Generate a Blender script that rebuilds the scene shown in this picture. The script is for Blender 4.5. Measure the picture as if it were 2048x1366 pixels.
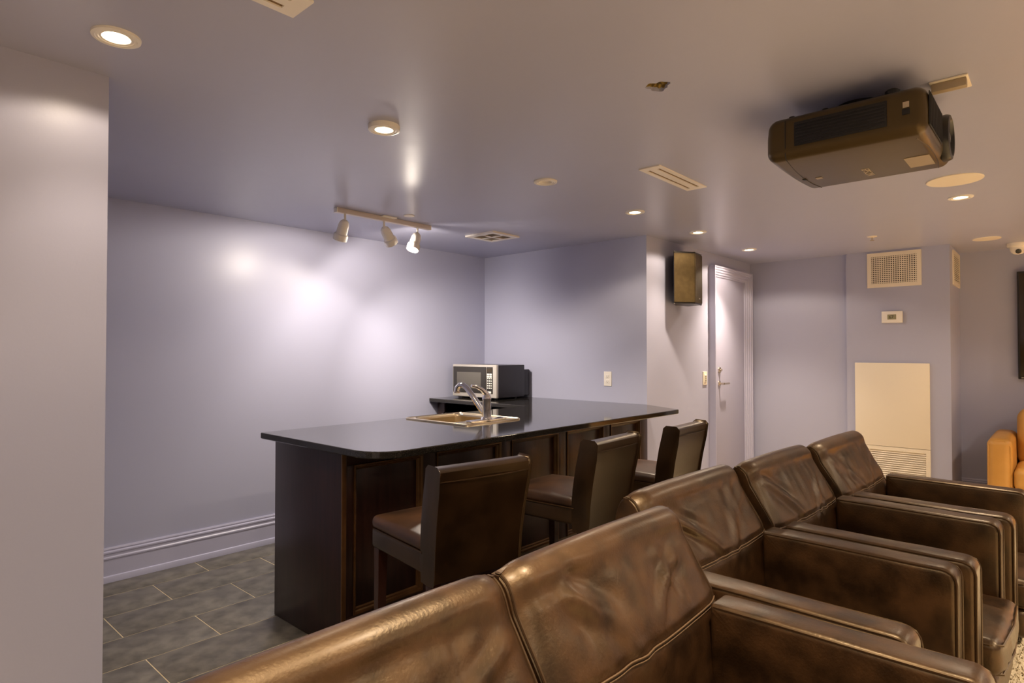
import bpy, bmesh, math, random
from mathutils import Vector, Matrix, noise
PI = math.pi
random.seed(7)
for o in list(bpy.data.objects): bpy.data.objects.remove(o)
S = bpy.context.scene
C = S.collection

# ------------------------------------------------------------------ camera, light, exposure
F_PX, H_CAM, HC = 1226.0, 1.32, 2.215            # focal length in pixels of a 2048 wide frame; camera and ceiling height
YAW = math.atan((2129-1024)/F_PX); PITCH = math.atan(21/F_PX)
cd = bpy.data.cameras.new('camera'); cam = bpy.data.objects.new('camera', cd); C.objects.link(cam)
cd.sensor_width = 36; cd.sensor_fit = 'HORIZONTAL'; cd.lens = 36*F_PX/2048; cd.clip_start = .02
cam.location = (0, 0, H_CAM)
fwd = Vector((math.cos(YAW)*math.cos(PITCH), math.sin(YAW)*math.cos(PITCH), math.sin(PITCH)))
cam.rotation_euler = fwd.to_track_quat('-Z', 'Y').to_euler()
S.camera = cam
w = bpy.data.worlds.new('world'); S.world = w; w.use_nodes = True
w.node_tree.nodes['Background'].inputs[0].default_value = (.02, .02, .02, 1)
S.view_settings.view_transform = 'Standard'; S.view_settings.look = 'None'
S.view_settings.gamma = 1; S.view_settings.use_curve_mapping = False
S.view_settings.exposure = 0.58
WARM = (1.0, .81, .60); NEUT = (1.0, .87, .73)
BAR_BEAM, BAR_SPILL, ROOM_BEAM, ROOM_SPILL, TRACK_BEAM, TRACK_SPILL = 50.0, 9.0, 330.0, 18.0, 26.0, 15.0    # watts of the lamps

# ------------------------------------------------------------------ materials
def mat(name, col, rough=.5, metal=0, col2=None, nscale=8, ndet=4, bump=0, bscale=60, spec=.5, coat=0, rvar=0, emit=None, estr=0, stretch=None, bdist=.01, lo=.35, hi=.65, tint=None):
    m = bpy.data.materials.new(name); m.use_nodes = True
    nt = m.node_tree; b = nt.nodes['Principled BSDF']
    b.inputs['Base Color'].default_value = (*col, 1); b.inputs['Roughness'].default_value = rough
    b.inputs['Metallic'].default_value = metal; b.inputs['Specular IOR Level'].default_value = spec
    b.inputs['Coat Weight'].default_value = coat
    if tint: b.inputs['Specular Tint'].default_value = (*tint, 1)
    if coat: b.inputs['Coat Roughness'].default_value = .27
    if emit:
        b.inputs['Emission Color'].default_value = (*emit, 1); b.inputs['Emission Strength'].default_value = estr
    tc = nt.nodes.new('ShaderNodeTexCoord'); mp = nt.nodes.new('ShaderNodeMapping')
    nt.links.new(tc.outputs['Object'], mp.inputs['Vector'])
    if stretch: mp.inputs['Scale'].default_value = stretch
    def nz(s, d):
        n = nt.nodes.new('ShaderNodeTexNoise'); n.inputs['Scale'].default_value = s; n.inputs['Detail'].default_value = d
        nt.links.new(mp.outputs[0], n.inputs['Vector']); return n
    if col2 or rvar:
        n = nz(nscale, ndet); r = nt.nodes.new('ShaderNodeMapRange')
        r.inputs['From Min'].default_value = lo; r.inputs['From Max'].default_value = hi
        nt.links.new(n.outputs['Fac'], r.inputs['Value'])
        if col2:
            mx = nt.nodes.new('ShaderNodeMix'); mx.data_type = 'RGBA'
            mx.inputs['A'].default_value = (*col, 1); mx.inputs['B'].default_value = (*col2, 1)
            nt.links.new(r.outputs[0], mx.inputs['Factor']); nt.links.new(mx.outputs['Result'], b.inputs['Base Color'])
        if rvar:
            r2 = nt.nodes.new('ShaderNodeMapRange'); r2.inputs['To Min'].default_value = rough-rvar; r2.inputs['To Max'].default_value = rough+rvar
            nt.links.new(n.outputs['Fac'], r2.inputs['Value']); nt.links.new(r2.outputs[0], b.inputs['Roughness'])
    if bump:
        n2 = nz(bscale, 3); bp = nt.nodes.new('ShaderNodeBump'); bp.inputs['Strength'].default_value = bump; bp.inputs['Distance'].default_value = bdist
        nt.links.new(n2.outputs['Fac'], bp.inputs['Height']); nt.links.new(bp.outputs[0], b.inputs['Normal'])
    return m
GOLD = (1, .73, .41)  # specular tint that puts warm golden reflections into the materials
PAINT = (.45, .462, .61)
M = {
 'wall': mat('lavender_wall_paint', PAINT, .37, bump=.05, bscale=90, bdist=.004),
 'ceil': mat('lavender_ceiling_paint', PAINT, .30, bump=.10, bscale=3.5, bdist=.02),
 'trim': mat('lavender_trim_paint', (.49, .49, .65), .33),
 'tile': mat('slate_tile', (.095, .087, .073), .36, col2=(.20, .183, .155), nscale=12, ndet=14, bump=.15, bscale=40, bdist=.003, rvar=.06),
 'grout': mat('beige_grout', (.70, .58, .38), .8),
 'carpet': mat('beige_carpet', (.62, .52, .35), .95, col2=(.44, .35, .22), nscale=120, bump=.6, bscale=300),
 'leather': mat('distressed_brown_leather', (.009, .0036, .0016), .40, col2=(.044, .0185, .0065), nscale=10, ndet=15, bump=.25, bscale=130, bdist=.003, rvar=.12, spec=.75, tint=GOLD, coat=.2),
 'stool': mat('smooth_brown_leather', (.008, .0037, .0018), .30, col2=(.022, .010, .004), nscale=7, ndet=8, bump=.06, bscale=200, bdist=.002, rvar=.06, spec=.8, tint=GOLD, coat=.05),
 'seat': mat('tan_brown_leather', (.075, .034, .015), .38, col2=(.028, .013, .006), nscale=6, ndet=8, bump=.08, bscale=170, bdist=.003),  # stool seats: tan mottled with darker brown, lighter than the backs
 'thread': mat('tan_stitching', (.11, .062, .026), .5),
 'pipe': mat('leather_piping', (.030, .015, .007), .36, spec=.6, tint=GOLD),
 'wood': mat('espresso_wood', (.017, .0065, .0048), .28, col2=(.030, .011, .008), nscale=6, stretch=(8, 8, .6), spec=.45),
 'bead': mat('espresso_moulding_glint', (.085, .038, .014), .3, col2=(.05, .02, .008), nscale=14, spec=.7, tint=GOLD),  # lighter than the wood: golden glint of the edges put into the colour
 'legwood': mat('dark_leg_wood', (.035, .010, .006), .25, spec=.5),
 'granite': mat('polished_black_granite', (.016, .014, .012), .07, col2=(.05, .045, .038), nscale=260, ndet=6, lo=.5, hi=.75, spec=.5),
 'steel': mat('brushed_steel', (.80, .68, .48), .22, metal=1, bump=.03, bscale=300, stretch=(1, 12, 1)),
 'chrome': mat('chrome', (.85, .84, .84), .06, metal=1),
 'mwsteel': mat('microwave_silver', (.62, .58, .52), .32, metal=.4),
 'mwblack': mat('microwave_black', (.020, .017, .020), .35),
 'mwwin': mat('microwave_window', (.12, .11, .095), .22, spec=.6),
 'mwdoor': mat('microwave_door_black', (.035, .031, .027), .2),
 'white': mat('white_plastic', (.88, .83, .76), .4),
 'cream': mat('cream_enamel', (.88, .79, .64), .42),
 'slot': mat('dark_slot', (.05, .035, .02), .7),
 'slotb': mat('brown_slot', (.22, .14, .07), .7),
 'black': mat('black_plastic', (.012, .010, .009), .35),
 'projb': mat('projector_casing', (.062, .043, .020), .34, bump=.02, bscale=400, spec=.6, tint=GOLD),
 'projd': mat('projector_grille', (.010, .009, .008), .5),
 'glass': mat('lens_glass', (.01, .01, .012), .03, spec=.8),
 'sticker': mat('silver_label', (.38, .30, .20), .4),
 'spk': mat('speaker_grille', (.036, .024, .010), .5, bump=.25, bscale=420, col2=(.050, .034, .014), nscale=30, tint=GOLD),
 'metal': mat('brushed_nickel', (.7, .62, .5), .25, metal=1),
 'lcd': mat('lcd_grey_green', (.30, .28, .17), .3),
 'ink': mat('printed_black', (.03, .03, .03), .5),
 'inkw': mat('printed_white', (.55, .45, .32), .5),
 'door': mat('lavender_door_paint', (.46, .46, .62), .35),
 'tan': mat('tan_leather', (.62, .32, .07), .45, col2=(.54, .27, .055), nscale=4, bump=.1, bscale=140, bdist=.003),
 'tv': mat('television_screen', (.035, .025, .012), .16, spec=.6),
 'insul': mat('yellow_insulation', (.30, .20, .04), .9, col2=(.07, .04, .012), nscale=60, ndet=8, bump=1, bscale=80),
 'bulb': mat('lit_bulb', (1, 1, 1), .5, emit=(1, .80, .50), estr=14),
 'bulbt': mat('lit_track_bulb', (1, 1, 1), .5, emit=(1, .93, .80), estr=14),
 'lamp': mat('lamp_trim_white', (.88, .84, .78), .35),
 'lampm': mat('lamp_head_white', (.88, .84, .78), .25),
 'rail': mat('track_rail', (.66, .58, .54), .35),
}

# ------------------------------------------------------------------ mesh helpers
class MB:
    def __init__(s): s.v = []; s.f = []; s.m = []
    def add(s, vs, fs, mi=0):
        o = len(s.v); s.v += [tuple(p) for p in vs]; s.f += [tuple(i+o for i in f) for f in fs]; s.m += [mi]*len(fs); return s
    def box(s, x0, x1, y0, y1, z0, z1, mi=0):
        vs = [(x, y, z) for z in (z0, z1) for y in (y0, y1) for x in (x0, x1)]
        return s.add(vs, [(0,2,3,1),(4,5,7,6),(0,1,5,4),(2,6,7,3),(0,4,6,2),(1,3,7,5)], mi)
    def rbox(s, x0, x1, y0, y1, z0, z1, r=.005, k=2, n=1, puff=(0,0,0), fn=None):
        c = ((x0+x1)/2, (y0+y1)/2, (z0+z1)/2); h = ((x1-x0)/2, (y1-y0)/2, (z1-z0)/2); r = min(r, *[q*.999 for q in h])
        ax = []
        for a in range(3):
            L = []; fl = h[a]-r
            for i in range(k, 0, -1): L.append(-fl - r*math.tan(PI/4*i/k))
            for i in range(n+1): L.append(-fl+2*fl*i/n)
            for i in range(1, k+1): L.append(fl + r*math.tan(PI/4*i/k))
            ax.append(L)
        idx = {}; vs = []; fs = []
        def vert(p):
            key = tuple(round(q, 6) for q in p)
            if key in idx: return idx[key]
            q = [max(-(h[i]-r), min(h[i]-r, p[i])) for i in range(3)]
            d = Vector([p[i]-q[i] for i in range(3)]); d = d.normalized()*r if d.length > 1e-9 else d
            P = [q[i]+d[i] for i in range(3)]
            u = [P[i]/h[i] for i in range(3)]
            Q = list(P)
            for i in range(3):
                if puff[i]:
                    j, l = (i+1) % 3, (i+2) % 3
                    Q[i] += puff[i]*u[i]*max(0, 1-u[j]**2)*max(0, 1-u[l]**2)
            Q = [Q[i]+c[i] for i in range(3)]
            if fn: Q = fn(*Q)
            idx[key] = len(vs); vs.append(tuple(Q)); return idx[key]
        for a in range(3):
            b, d = (a+1) % 3, (a+2) % 3
            for sg in (-1, 1):
                for i in range(len(ax[b])-1):
                    for j in range(len(ax[d])-1):
                        qd = []
                        for (ii, jj) in ((i, j), (i+1, j), (i+1, j+1), (i, j+1)):
                            p = [0, 0, 0]; p[a] = sg*h[a]; p[b] = ax[b][ii]; p[d] = ax[d][jj]; qd.append(vert(p))
                        fs.append(tuple(qd) if sg > 0 else tuple(reversed(qd)))
        return s.add(vs, fs)
    def lathe(s, prof, n=32, c=(0,0,0), axis=None, mi=0, cap0=False, cap1=False):
        """prof: list of (radius, height); around the z axis, or along a given axis vector"""
        q = Vector((0,0,1)).rotation_difference(Vector(axis).normalized()) if axis else None
        vs = []; fs = []; m = len(prof)
        for i in range(n):
            a = 2*PI*i/n
            for (r, z) in prof:
                p = Vector((r*math.cos(a), r*math.sin(a), z))
                if q: p = q @ p
                vs.append((p.x+c[0], p.y+c[1], p.z+c[2]))
        for i in range(n):
            j = (i+1) % n
            for k in range(m-1): fs.append((i*m+k, j*m+k, j*m+k+1, i*m+k+1))
        if cap0: fs.append(tuple(i*m for i in range(n-1, -1, -1)))
        if cap1: fs.append(tuple(i*m+m-1 for i in range(n)))
        return s.add(vs, fs, mi)
    def tube(s, path, r, n=10, closed=False):
        P = [Vector(p) for p in path]; N = len(P); vs = []; fs = []
        rr = r if isinstance(r, (list, tuple)) else [r]*N
        up = None
        for i in range(N):
            t = (P[(i+1) % N] - P[i-1]) if closed else (P[min(i+1, N-1)] - P[max(i-1, 0)])
            t.normalize()
            if up is None: up = Vector((0,0,1)) if abs(t.z) < .9 else Vector((1,0,0))
            a = (up - t*up.dot(t)).normalized(); up = a; b = t.cross(a)
            for k in range(n):
                an = 2*PI*k/n; vs.append(P[i] + (a*math.cos(an)+b*math.sin(an))*rr[i])
        for i in range(N if closed else N-1):
            for k in range(n):
                j = (i+1) % N; fs.append((i*n+k, i*n+(k+1) % n, j*n+(k+1) % n, j*n+k))
        if not closed:
            fs.append(tuple(range(n-1, -1, -1))); fs.append(tuple((N-1)*n+k for k in range(n)))
        return s.add(vs, fs)
    def prism(s, poly, z0, z1, axis='z'):
        """poly of 2D points extruded along an axis; the 2D pair is (x,y), (x,z) or (y,z)"""
        n = len(poly)
        def P(p, h): return (p[0], p[1], h) if axis == 'z' else (p[0], h, p[1]) if axis == 'y' else (h, p[0], p[1])
        vs = [P(p, z0) for p in poly]+[P(p, z1) for p in poly]
        fs = [tuple(range(n-1, -1, -1)), tuple(range(n, 2*n))]+[(i, (i+1) % n, n+(i+1) % n, n+i) for i in range(n)]
        return s.add(vs, fs)
    def pillow(s, outline, w, r=.015, dome=.006, k=4, x0=0):
        """outline of (y,z) points, counter clockwise, extruded in x to width w, with rounded rims and domed sides"""
        n = len(outline); O = [Vector(p) for p in outline]; nor = []
        for i in range(n):
            e = (O[(i+1) % n]-O[i-1]).normalized(); nor.append(Vector((e.y, -e.x)))
        cen = sum(O, Vector((0, 0)))/n; rings = []
        def side(sg):
            R = []
            for j in range(k+1):
                a = PI/2*j/k; R.append((sg*(w/2-r+r*math.sin(a)), [O[i]-nor[i]*r*(1-math.cos(a)) for i in range(n)]))
            base = R[-1][1]
            for t in (.85, .65, .4, .15): R.append((sg*(w/2+dome*(1-t*t)), [cen+(p-cen)*t for p in base]))
            return R
        L = list(reversed(side(-1)))+side(1); vs = []; fs = []
        for (x, ring) in L: vs += [(x0+x, p.x, p.y) for p in ring]
        for i in range(len(L)-1):
            for j in range(n):
                jj = (j+1) % n; fs.append((i*n+j, i*n+jj, (i+1)*n+jj, (i+1)*n+j))
        fs.append(tuple(range(n-1, -1, -1))); fs.append(tuple((len(L)-1)*n+j for j in range(n)))
        return s.add(vs, fs)
def link(o, parent=None):
    C.objects.link(o)
    if parent: o.parent = parent
    return o
def obj(name, mb, m, parent=None, loc=None, smooth=35, rot=None):
    me = bpy.data.meshes.new(name); me.from_pydata(mb.v, [], mb.f); me.validate()
    bm = bmesh.new(); bm.from_mesh(me); bmesh.ops.recalc_face_normals(bm, faces=bm.faces); bm.to_mesh(me); bm.free()
    for q in (m if isinstance(m, (list, tuple)) else [m]): me.materials.append(M[q])
    if any(mb.m) and len(mb.m) == len(me.polygons): me.polygons.foreach_set('material_index', mb.m)
    if smooth:
        me.polygons.foreach_set('use_smooth', [True]*len(me.polygons)); me.set_sharp_from_angle(angle=math.radians(smooth))
    o = bpy.data.objects.new(name, me); link(o, parent)
    if loc: o.location = loc
    if rot: o.rotation_euler = rot
    return o
def tag(o, label, cat, group=None, kind=None):
    o['label'] = label; o['category'] = cat
    if group: o['group'] = group
    if kind: o['kind'] = kind
    return o
def thing(name, label, cat, loc=(0,0,0), rz=0, group=None):
    o = bpy.data.objects.new(name, None); o.empty_display_size = .05; link(o); o.location = loc; o.rotation_euler = (0, 0, rz)
    return tag(o, label, cat, group)
def struct(name, mb, m, label, cat=None, smooth=0):
    cat = cat or name.split('_')[0]
    o = obj(name, mb, m, smooth=smooth); o['kind'] = 'structure'; tag(o, label, cat); return o
def dup(root, loc, rz, label):
    r = root.copy(); link(r); r.location = loc; r.rotation_euler = (0, 0, rz); r['label'] = label
    for ch in list(root.children):
        c = ch.copy(); link(c, r)
        for g in list(ch.children): link(g.copy(), c)
    return r
def text(name, body, size, m, parent, loc, rot, depth=.0006):
    cu = bpy.data.curves.new(name, 'FONT'); cu.body = body; cu.size = size; cu.extrude = depth; cu.align_x = 'CENTER'; cu.align_y = 'CENTER'
    t = bpy.data.objects.new(name+'_curve', cu); C.objects.link(t)
    bpy.context.view_layer.update()
    me = bpy.data.meshes.new_from_object(t.evaluated_get(bpy.context.evaluated_depsgraph_get()))
    bpy.data.objects.remove(t); me.name = name
    me.materials.clear(); me.materials.append(M[m])
    o = bpy.data.objects.new(name, me); link(o, parent); o.location = loc; o.rotation_euler = rot; return o
def rounded(poly, rad, k=6):
    """round the corners of a 2D polygon; rad is one radius or a list"""
    out = []; n = len(poly)
    for i in range(n):
        r = rad[i] if isinstance(rad, (list, tuple)) else rad
        p, a, b = Vector(poly[i]), Vector(poly[i-1]), Vector(poly[(i+1) % n])
        if r <= 0: out.append(tuple(p)); continue
        u, v = (a-p).normalized(), (b-p).normalized(); ang = math.acos(max(-1, min(1, u.dot(v))))
        d = r/math.tan(ang/2); c = p+(u+v).normalized()*(r/math.sin(ang/2)); s0 = p+u*d-c; s1 = p+v*d-c
        a0 = math.atan2(s0.y, s0.x); a1 = math.atan2(s1.y, s1.x); da = (a1-a0+PI) % (2*PI)-PI
        for j in range(k+1): t = a0+da*j/k; out.append((c.x+r*math.cos(t), c.y+r*math.sin(t)))
    return out
def holed(outer, holes, z):
    """flat face with holes, as (verts, faces)"""
    bm = bmesh.new(); es = []
    for loop in [outer]+holes:
        vs = [bm.verts.new((p[0], p[1], z)) for p in loop]
        for i in range(len(vs)): es.append(bm.edges.new((vs[i], vs[(i+1) % len(vs)])))
    bmesh.ops.triangle_fill(bm, edges=es, use_beauty=True, use_dissolve=False)
    bm.verts.index_update(); v = [tuple(q.co) for q in bm.verts]; f = [tuple(q.index for q in fa.verts) for fa in bm.faces]
    bm.free(); return v, f
def circle(x, y, r, n=28): return [(x+r*math.cos(2*PI*i/n), y+r*math.sin(2*PI*i/n)) for i in range(n)]

# ------------------------------------------------------------------ room shell
YB, XC, YW, XP, YP = 4.10, 4.16, 2.366, .593, 2.30      # bar back wall, alcove end wall, speaker wall, near partition end and face
XW, XF, XCOL, YC0, YC1 = 6.24, 6.82, 6.20, .70, 1.477   # passage end wall, far wall, column face and its edges
XMIN, YMIN, T = -2.4, -3.4, .12
struct('wall_back', MB().box(XP-.02, XC+T, YB, YB+T, 0, HC), 'wall', 'smooth lavender wall behind the bar, lit by the track light')
struct('wall_partition', MB().box(XMIN-T, XP, YP, YB+T, 0, HC), 'wall', 'near lavender partition wall at the left edge')
struct('wall_alcove', MB().box(XC, XC+T, YW, YB, 0, HC), 'wall', 'lavender wall at the end of the bar counter, with an outlet')
struct('wall_speaker', MB().box(XC+T, XF+T, YW, YW+T, 0, HC), 'wall', 'lavender wall with the corner loudspeaker and the door')
struct('wall_passage', MB().box(XW, XF+T, YC1-.05, YW, 0, HC), 'wall', 'short lavender wall between the door and the column')
struct('wall_column', MB().box(XCOL, XF+T, YC0, YC1, 0, HC), 'wall', 'boxed lavender column with grille and thermostat')
struct('wall_far', MB().box(XF, XF+T, YMIN-T, YC0, 0, HC), 'wall', 'far lavender wall behind the tan sofa')
struct('wall_screen', MB().box(XMIN-T, XF, YMIN-T, YMIN, 0, HC), 'wall', 'lavender wall at the screen end of the room')
struct('wall_near', MB().box(XMIN-T, XMIN, YMIN, YP, 0, HC), 'wall', 'lavender wall at the camera end of the room')

LIT = [(.529, 1.988), (1.453, 1.992), (3.425, 2.030), (4.317, 2.022), (5.348, 2.035), (4.353, .436)]
HIDDEN = [(.53, .44), (1.45, .44), (.3, -1.3), (1.9, -1.3), (3.4, -1.3), (4.9, -1.3), (-1.2, .4), (-1.2, -1.3), (6.2, -1.3)]
OFF = (2.497, 2.014); HOLE = (1.854, 1.008)
HR = .036
hole_poly = [(HOLE[0]+.037*(1+.18*math.sin(3*a+.6)+.1*math.sin(7*a))*math.cos(a), HOLE[1]+.037*(1+.18*math.sin(3*a+.6)+.1*math.sin(7*a))*math.sin(a)) for a in [2*PI*i/30 for i in range(30)]]
outer = [(XMIN, YMIN), (XF, YMIN), (XF, YB), (XMIN, YB)]
cb = MB(); v, f = holed(outer, [circle(x, y, HR) for x, y in LIT+HIDDEN+[OFF]]+[hole_poly], HC); cb.add(v, f)
for x, y in LIT+HIDDEN+[OFF]: cb.lathe([(HR, HC), (HR, HC+.06)], 28, (x, y, 0))
n = len(hole_poly); cb.add([(x, y, HC) for x, y in hole_poly]+[(x, y, HC+.02) for x, y in hole_poly], [(i, (i+1) % n, n+(i+1) % n, n+i) for i in range(n)])
cb.box(XMIN-T, XF+T, YMIN-T, YB+T, HC+.08, HC+.14)
struct('ceiling', cb, 'ceil', 'smooth lavender painted ceiling with recessed lights')
hb = MB()
vs = []; fs = []; NR = 6; NA = 30
for i in range(NR+1):
    for j, (x, y) in enumerate(hole_poly):
        t = i/NR; px, py = HOLE[0]+(x-HOLE[0])*t*1.02, HOLE[1]+(y-HOLE[1])*t*1.02
        vs.append((px, py, HC+.012+.016*noise.noise(Vector((px*60, py*60, 3)))))
for i in range(NR):
    for j in range(NA): fs.append((i*NA+j, i*NA+(j+1) % NA, (i+1)*NA+(j+1) % NA, (i+1)*NA+j))
hb.add(vs, fs)
tag(obj('ceiling_hole_insulation', hb, 'insul'), 'ragged yellow insulation showing through a small hole in the ceiling', 'insulation')

# floor: slab with grout, tiles as children, carpet in the seating area
XT0, XT1, YT0 = XP-.02, XC, 1.16
fl = struct('floor', MB().box(XMIN-T, XF+T, YMIN-T, YB+T, -.1, -.0016), 'grout', 'dark slate tile floor with thin beige grout joints')
TW, TL, G = .3025, .6225, .005
mesh_cache = {}
row = 0; y1 = 4.158
while y1 > YT0+.02:
    y0 = y1-TW
    off = .92 if row % 2 == 0 else 1.2345
    ya, yb = max(y0+G/2, YT0), min(y1-G/2, YB)
    x = off-TL*2
    while x < XT1:
        xa, xb = max(x+G/2, XT0), min(x+TL-G/2, XT1)
        if xb-xa > .02 and yb-ya > .02:
            key = (round(xb-xa, 3), round(yb-ya, 3))
            if key not in mesh_cache:
                o = obj('tile', MB().rbox(-key[0]/2, key[0]/2, -key[1]/2, key[1]/2, -.010, 0, .0010, 1), 'tile', fl); mesh_cache[key] = o.data
            else: o = link(bpy.data.objects.new('tile', mesh_cache[key]), fl)
            o.location = ((xa+xb)/2, (ya+yb)/2, random.uniform(-.0004, 0))
        x += TL
    y1 -= TW; row += 1
cm = MB().box(XMIN, XF, YMIN, YC0, -.004, .002).box(XMIN, XCOL, YC0, YT0-.004, -.004, .002).box(XMIN, XT0-.004, YT0-.004, YP, -.004, .002).box(XT1+.004, XW, YT0-.004, YW, -.004, .002)
rnd = random.Random(3)
for i in range(9000):                     # pile tufts where the carpet shows in front of the chairs
    x, y = rnd.uniform(2.5, 4.6), rnd.uniform(-.45, .3); a = rnd.uniform(0, 2*PI); l = rnd.uniform(.006, .014); dx, dy = .004*math.cos(a), .004*math.sin(a)
    lx, ly = rnd.uniform(-.008, .008), rnd.uniform(-.008, .008)
    cm.add([(x-dx, y-dy, .001), (x+dx, y+dy, .001), (x+lx-dy*.6, y+ly+dx*.6, .002+l)], [(0, 1, 2)])
tag(obj('carpet', cm, 'carpet', smooth=0), 'beige shag carpet in front of the leather armchairs', 'carpet', kind='stuff')

# baseboards
def baseboard(name, p0, p1, nrm, label):
    prof = [(0, 0), (.030, 0), (.030, .022), (.026, .034), (.018, .038), (.017, .128), (.021, .132), (.021, .140), (.015, .146), (.015, .160), (.019, .164), (.019, .172), (.011, .178), (.013, .186), (.009, .195), (0, .195)]
    mb = MB(); vs = []
    for p in (p0, p1): vs += [(p[0]+nrm[0]*d, p[1]+nrm[1]*d, z) for d, z in prof]
    m = len(prof); mb.add(vs, [(i, (i+1) % m, m+(i+1) % m, m+i) for i in range(m)]+[tuple(range(m)), tuple(range(2*m-1, m-1, -1))])
    o = obj(name, mb, 'trim', smooth=25); o['kind'] = 'structure'; tag(o, label, 'baseboard')
baseboard('baseboard_back', (XP, YB), (3.54, YB), (0, -1), 'stepped lavender baseboard along the wall behind the bar')
baseboard('baseboard_partition', (XMIN, YP), (XP, YP), (0, -1), 'stepped lavender baseboard along the near partition')
baseboard('baseboard_speaker', (XC+.01, YW), (5.255, YW), (0, -1), 'stepped lavender baseboard under the loudspeaker')
baseboard('baseboard_passage', (XW, YC1), (XW, YW), (-1, 0), 'stepped lavender baseboard between the door and the column')
baseboard('baseboard_column', (XCOL, YC0), (XCOL, .835), (-1, 0), 'stepped lavender baseboard at the foot of the column')
baseboard('baseboard_far', (XF, YMIN), (XF, YC0), (-1, 0), 'stepped lavender baseboard behind the tan sofa')

# door with stepped casing in the speaker wall
X0, X1, ZT, CW = 5.26, 6.146, 2.096, .092
d = bpy.data.objects.new('door_1', None); link(d); d.location = (X0, YW, 0); d['kind'] = 'structure'
tag(d, 'closed lavender door with stepped casing beside the loudspeaker', 'door')
W_ = X1-X0
obj('door_leaf', MB().rbox(CW-.01, W_-CW+.01, -.006, -.001, .01, ZT-CW+.01, .002, 1), 'door', d)
steps = [(0, .062), (.012, .062), (.016, .054), (.030, .052), (.034, .042), (.050, .040), (.055, .030), (.070, .028), (.075, .018), (CW-.004, .016), (CW, .004), (CW, 0), (0, 0)]   # distance inward, thickness
cas = MB(); vs = []; m = len(steps)
for cor in range(4):
    for (i_, t_) in steps:
        x = i_ if cor in (0, 1) else W_-i_
        z = 0 if cor in (0, 3) else ZT-i_
        vs.append((x, -t_, z))
fs = []
for c_ in range(3):
    for i in range(m): fs.append((c_*m+i, c_*m+(i+1) % m, (c_+1)*m+(i+1) % m, (c_+1)*m+i))
cas.add(vs, fs+[tuple(range(m)), tuple(range(4*m-1, 3*m-1, -1))])
obj('casing', cas, 'trim', d, smooth=25)
hd = obj('door_handle', MB().lathe([(.026, 0), (.026, .008), (.010, .012), (.010, .05)], 20, (.20, -.006, 1.03), (0, -1, 0), cap0=True, cap1=True).tube([(.20, -.052, 1.03), (.22, -.056, 1.03), (.31, -.054, 1.03)], .009, 10), 'metal', d)
obj('deadbolt', MB().lathe([(.028, 0), (.026, .012), (.012, .016), (.012, .026)], 20, (.20, -.006, 1.155), (0, -1, 0), cap0=True, cap1=True), 'metal', d)

# ------------------------------------------------------------------ ceiling fixtures
def spot(name, loc, rot, power, col, size, blend, rad, parent):
    l = bpy.data.lights.new(name, 'SPOT'); l.energy = power; l.color = col; l.spot_size = math.radians(size); l.spot_blend = blend; l.shadow_soft_size = rad
    o = bpy.data.objects.new(name, l); link(o, parent); o.location = loc; o.rotation_euler = rot; return o
def downlight(x, y, label, lit=True, drop=.006, beam=BAR_BEAM, spill=BAR_SPILL):
    t = thing('recessed_downlight', label, 'downlight', (x, y, HC), 0, 'recessed ceiling downlights')
    obj('trim_ring', MB().lathe([(.062, 0), (.061, -drop), (.052, -drop-.002), (.050, -drop), (.044, -drop-.001), (.042, -drop+.002), (HR, -drop+.001), (HR-.003, .012)], 40), 'lamp', t)
    obj('baffle', MB().lathe([(HR-.002, .002), (.028, .010), (.027, .028)], 28), 'lamp', t)
    if lit:
        obj('bulb', MB().lathe([(.0005, -.001), (.016, .001), (.027, .006)], 28), 'bulb', t)
        spot('beam_light', (0, 0, -drop-.006), (0, 0, 0), beam, WARM, 96, 1.0, .03, t)
        spot('spill_light', (0, 0, -drop-.006), (0, 0, 0), spill, WARM, 148, .22, .03, t)
    else:
        obj('bulb', MB().lathe([(.0005, .004), (.012, .005), (.020, .004), (.027, .010)], 28), 'white', t)
    return t
LB = ['lit downlight nearest the camera, above the left partition wall', 'lit downlight with thick trim above the near end of the bar', 'lit downlight above the far end of the bar counter',
      'lit downlight just in front of the wall loudspeaker', 'lit downlight in front of the closed door', 'lit downlight beyond the round ceiling speaker at right']
for (x, y), lb, bm_ in zip(LIT, LB, (.30, .6, 1.4, .75, 1.7, 1.1)): downlight(x, y, lb, True, .018 if 'thick' in lb else .006, BAR_BEAM*bm_, BAR_SPILL*(.5 if bm_ < .5 else 1.5 if bm_ > 1 else 1.0))   # beam and spill tuned lamp by lamp for wall brightness
for i, (x, y) in enumerate(HIDDEN): downlight(x, y, 'lit downlight over the seating area outside the view', beam=ROOM_BEAM*(.25, .25, .8, 1.05, 1.3, 1.3, .4, .4, 1.1)[i], spill=ROOM_SPILL)
downlight(*OFF, 'unlit downlight in the ceiling above the middle of the bar', False)

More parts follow.
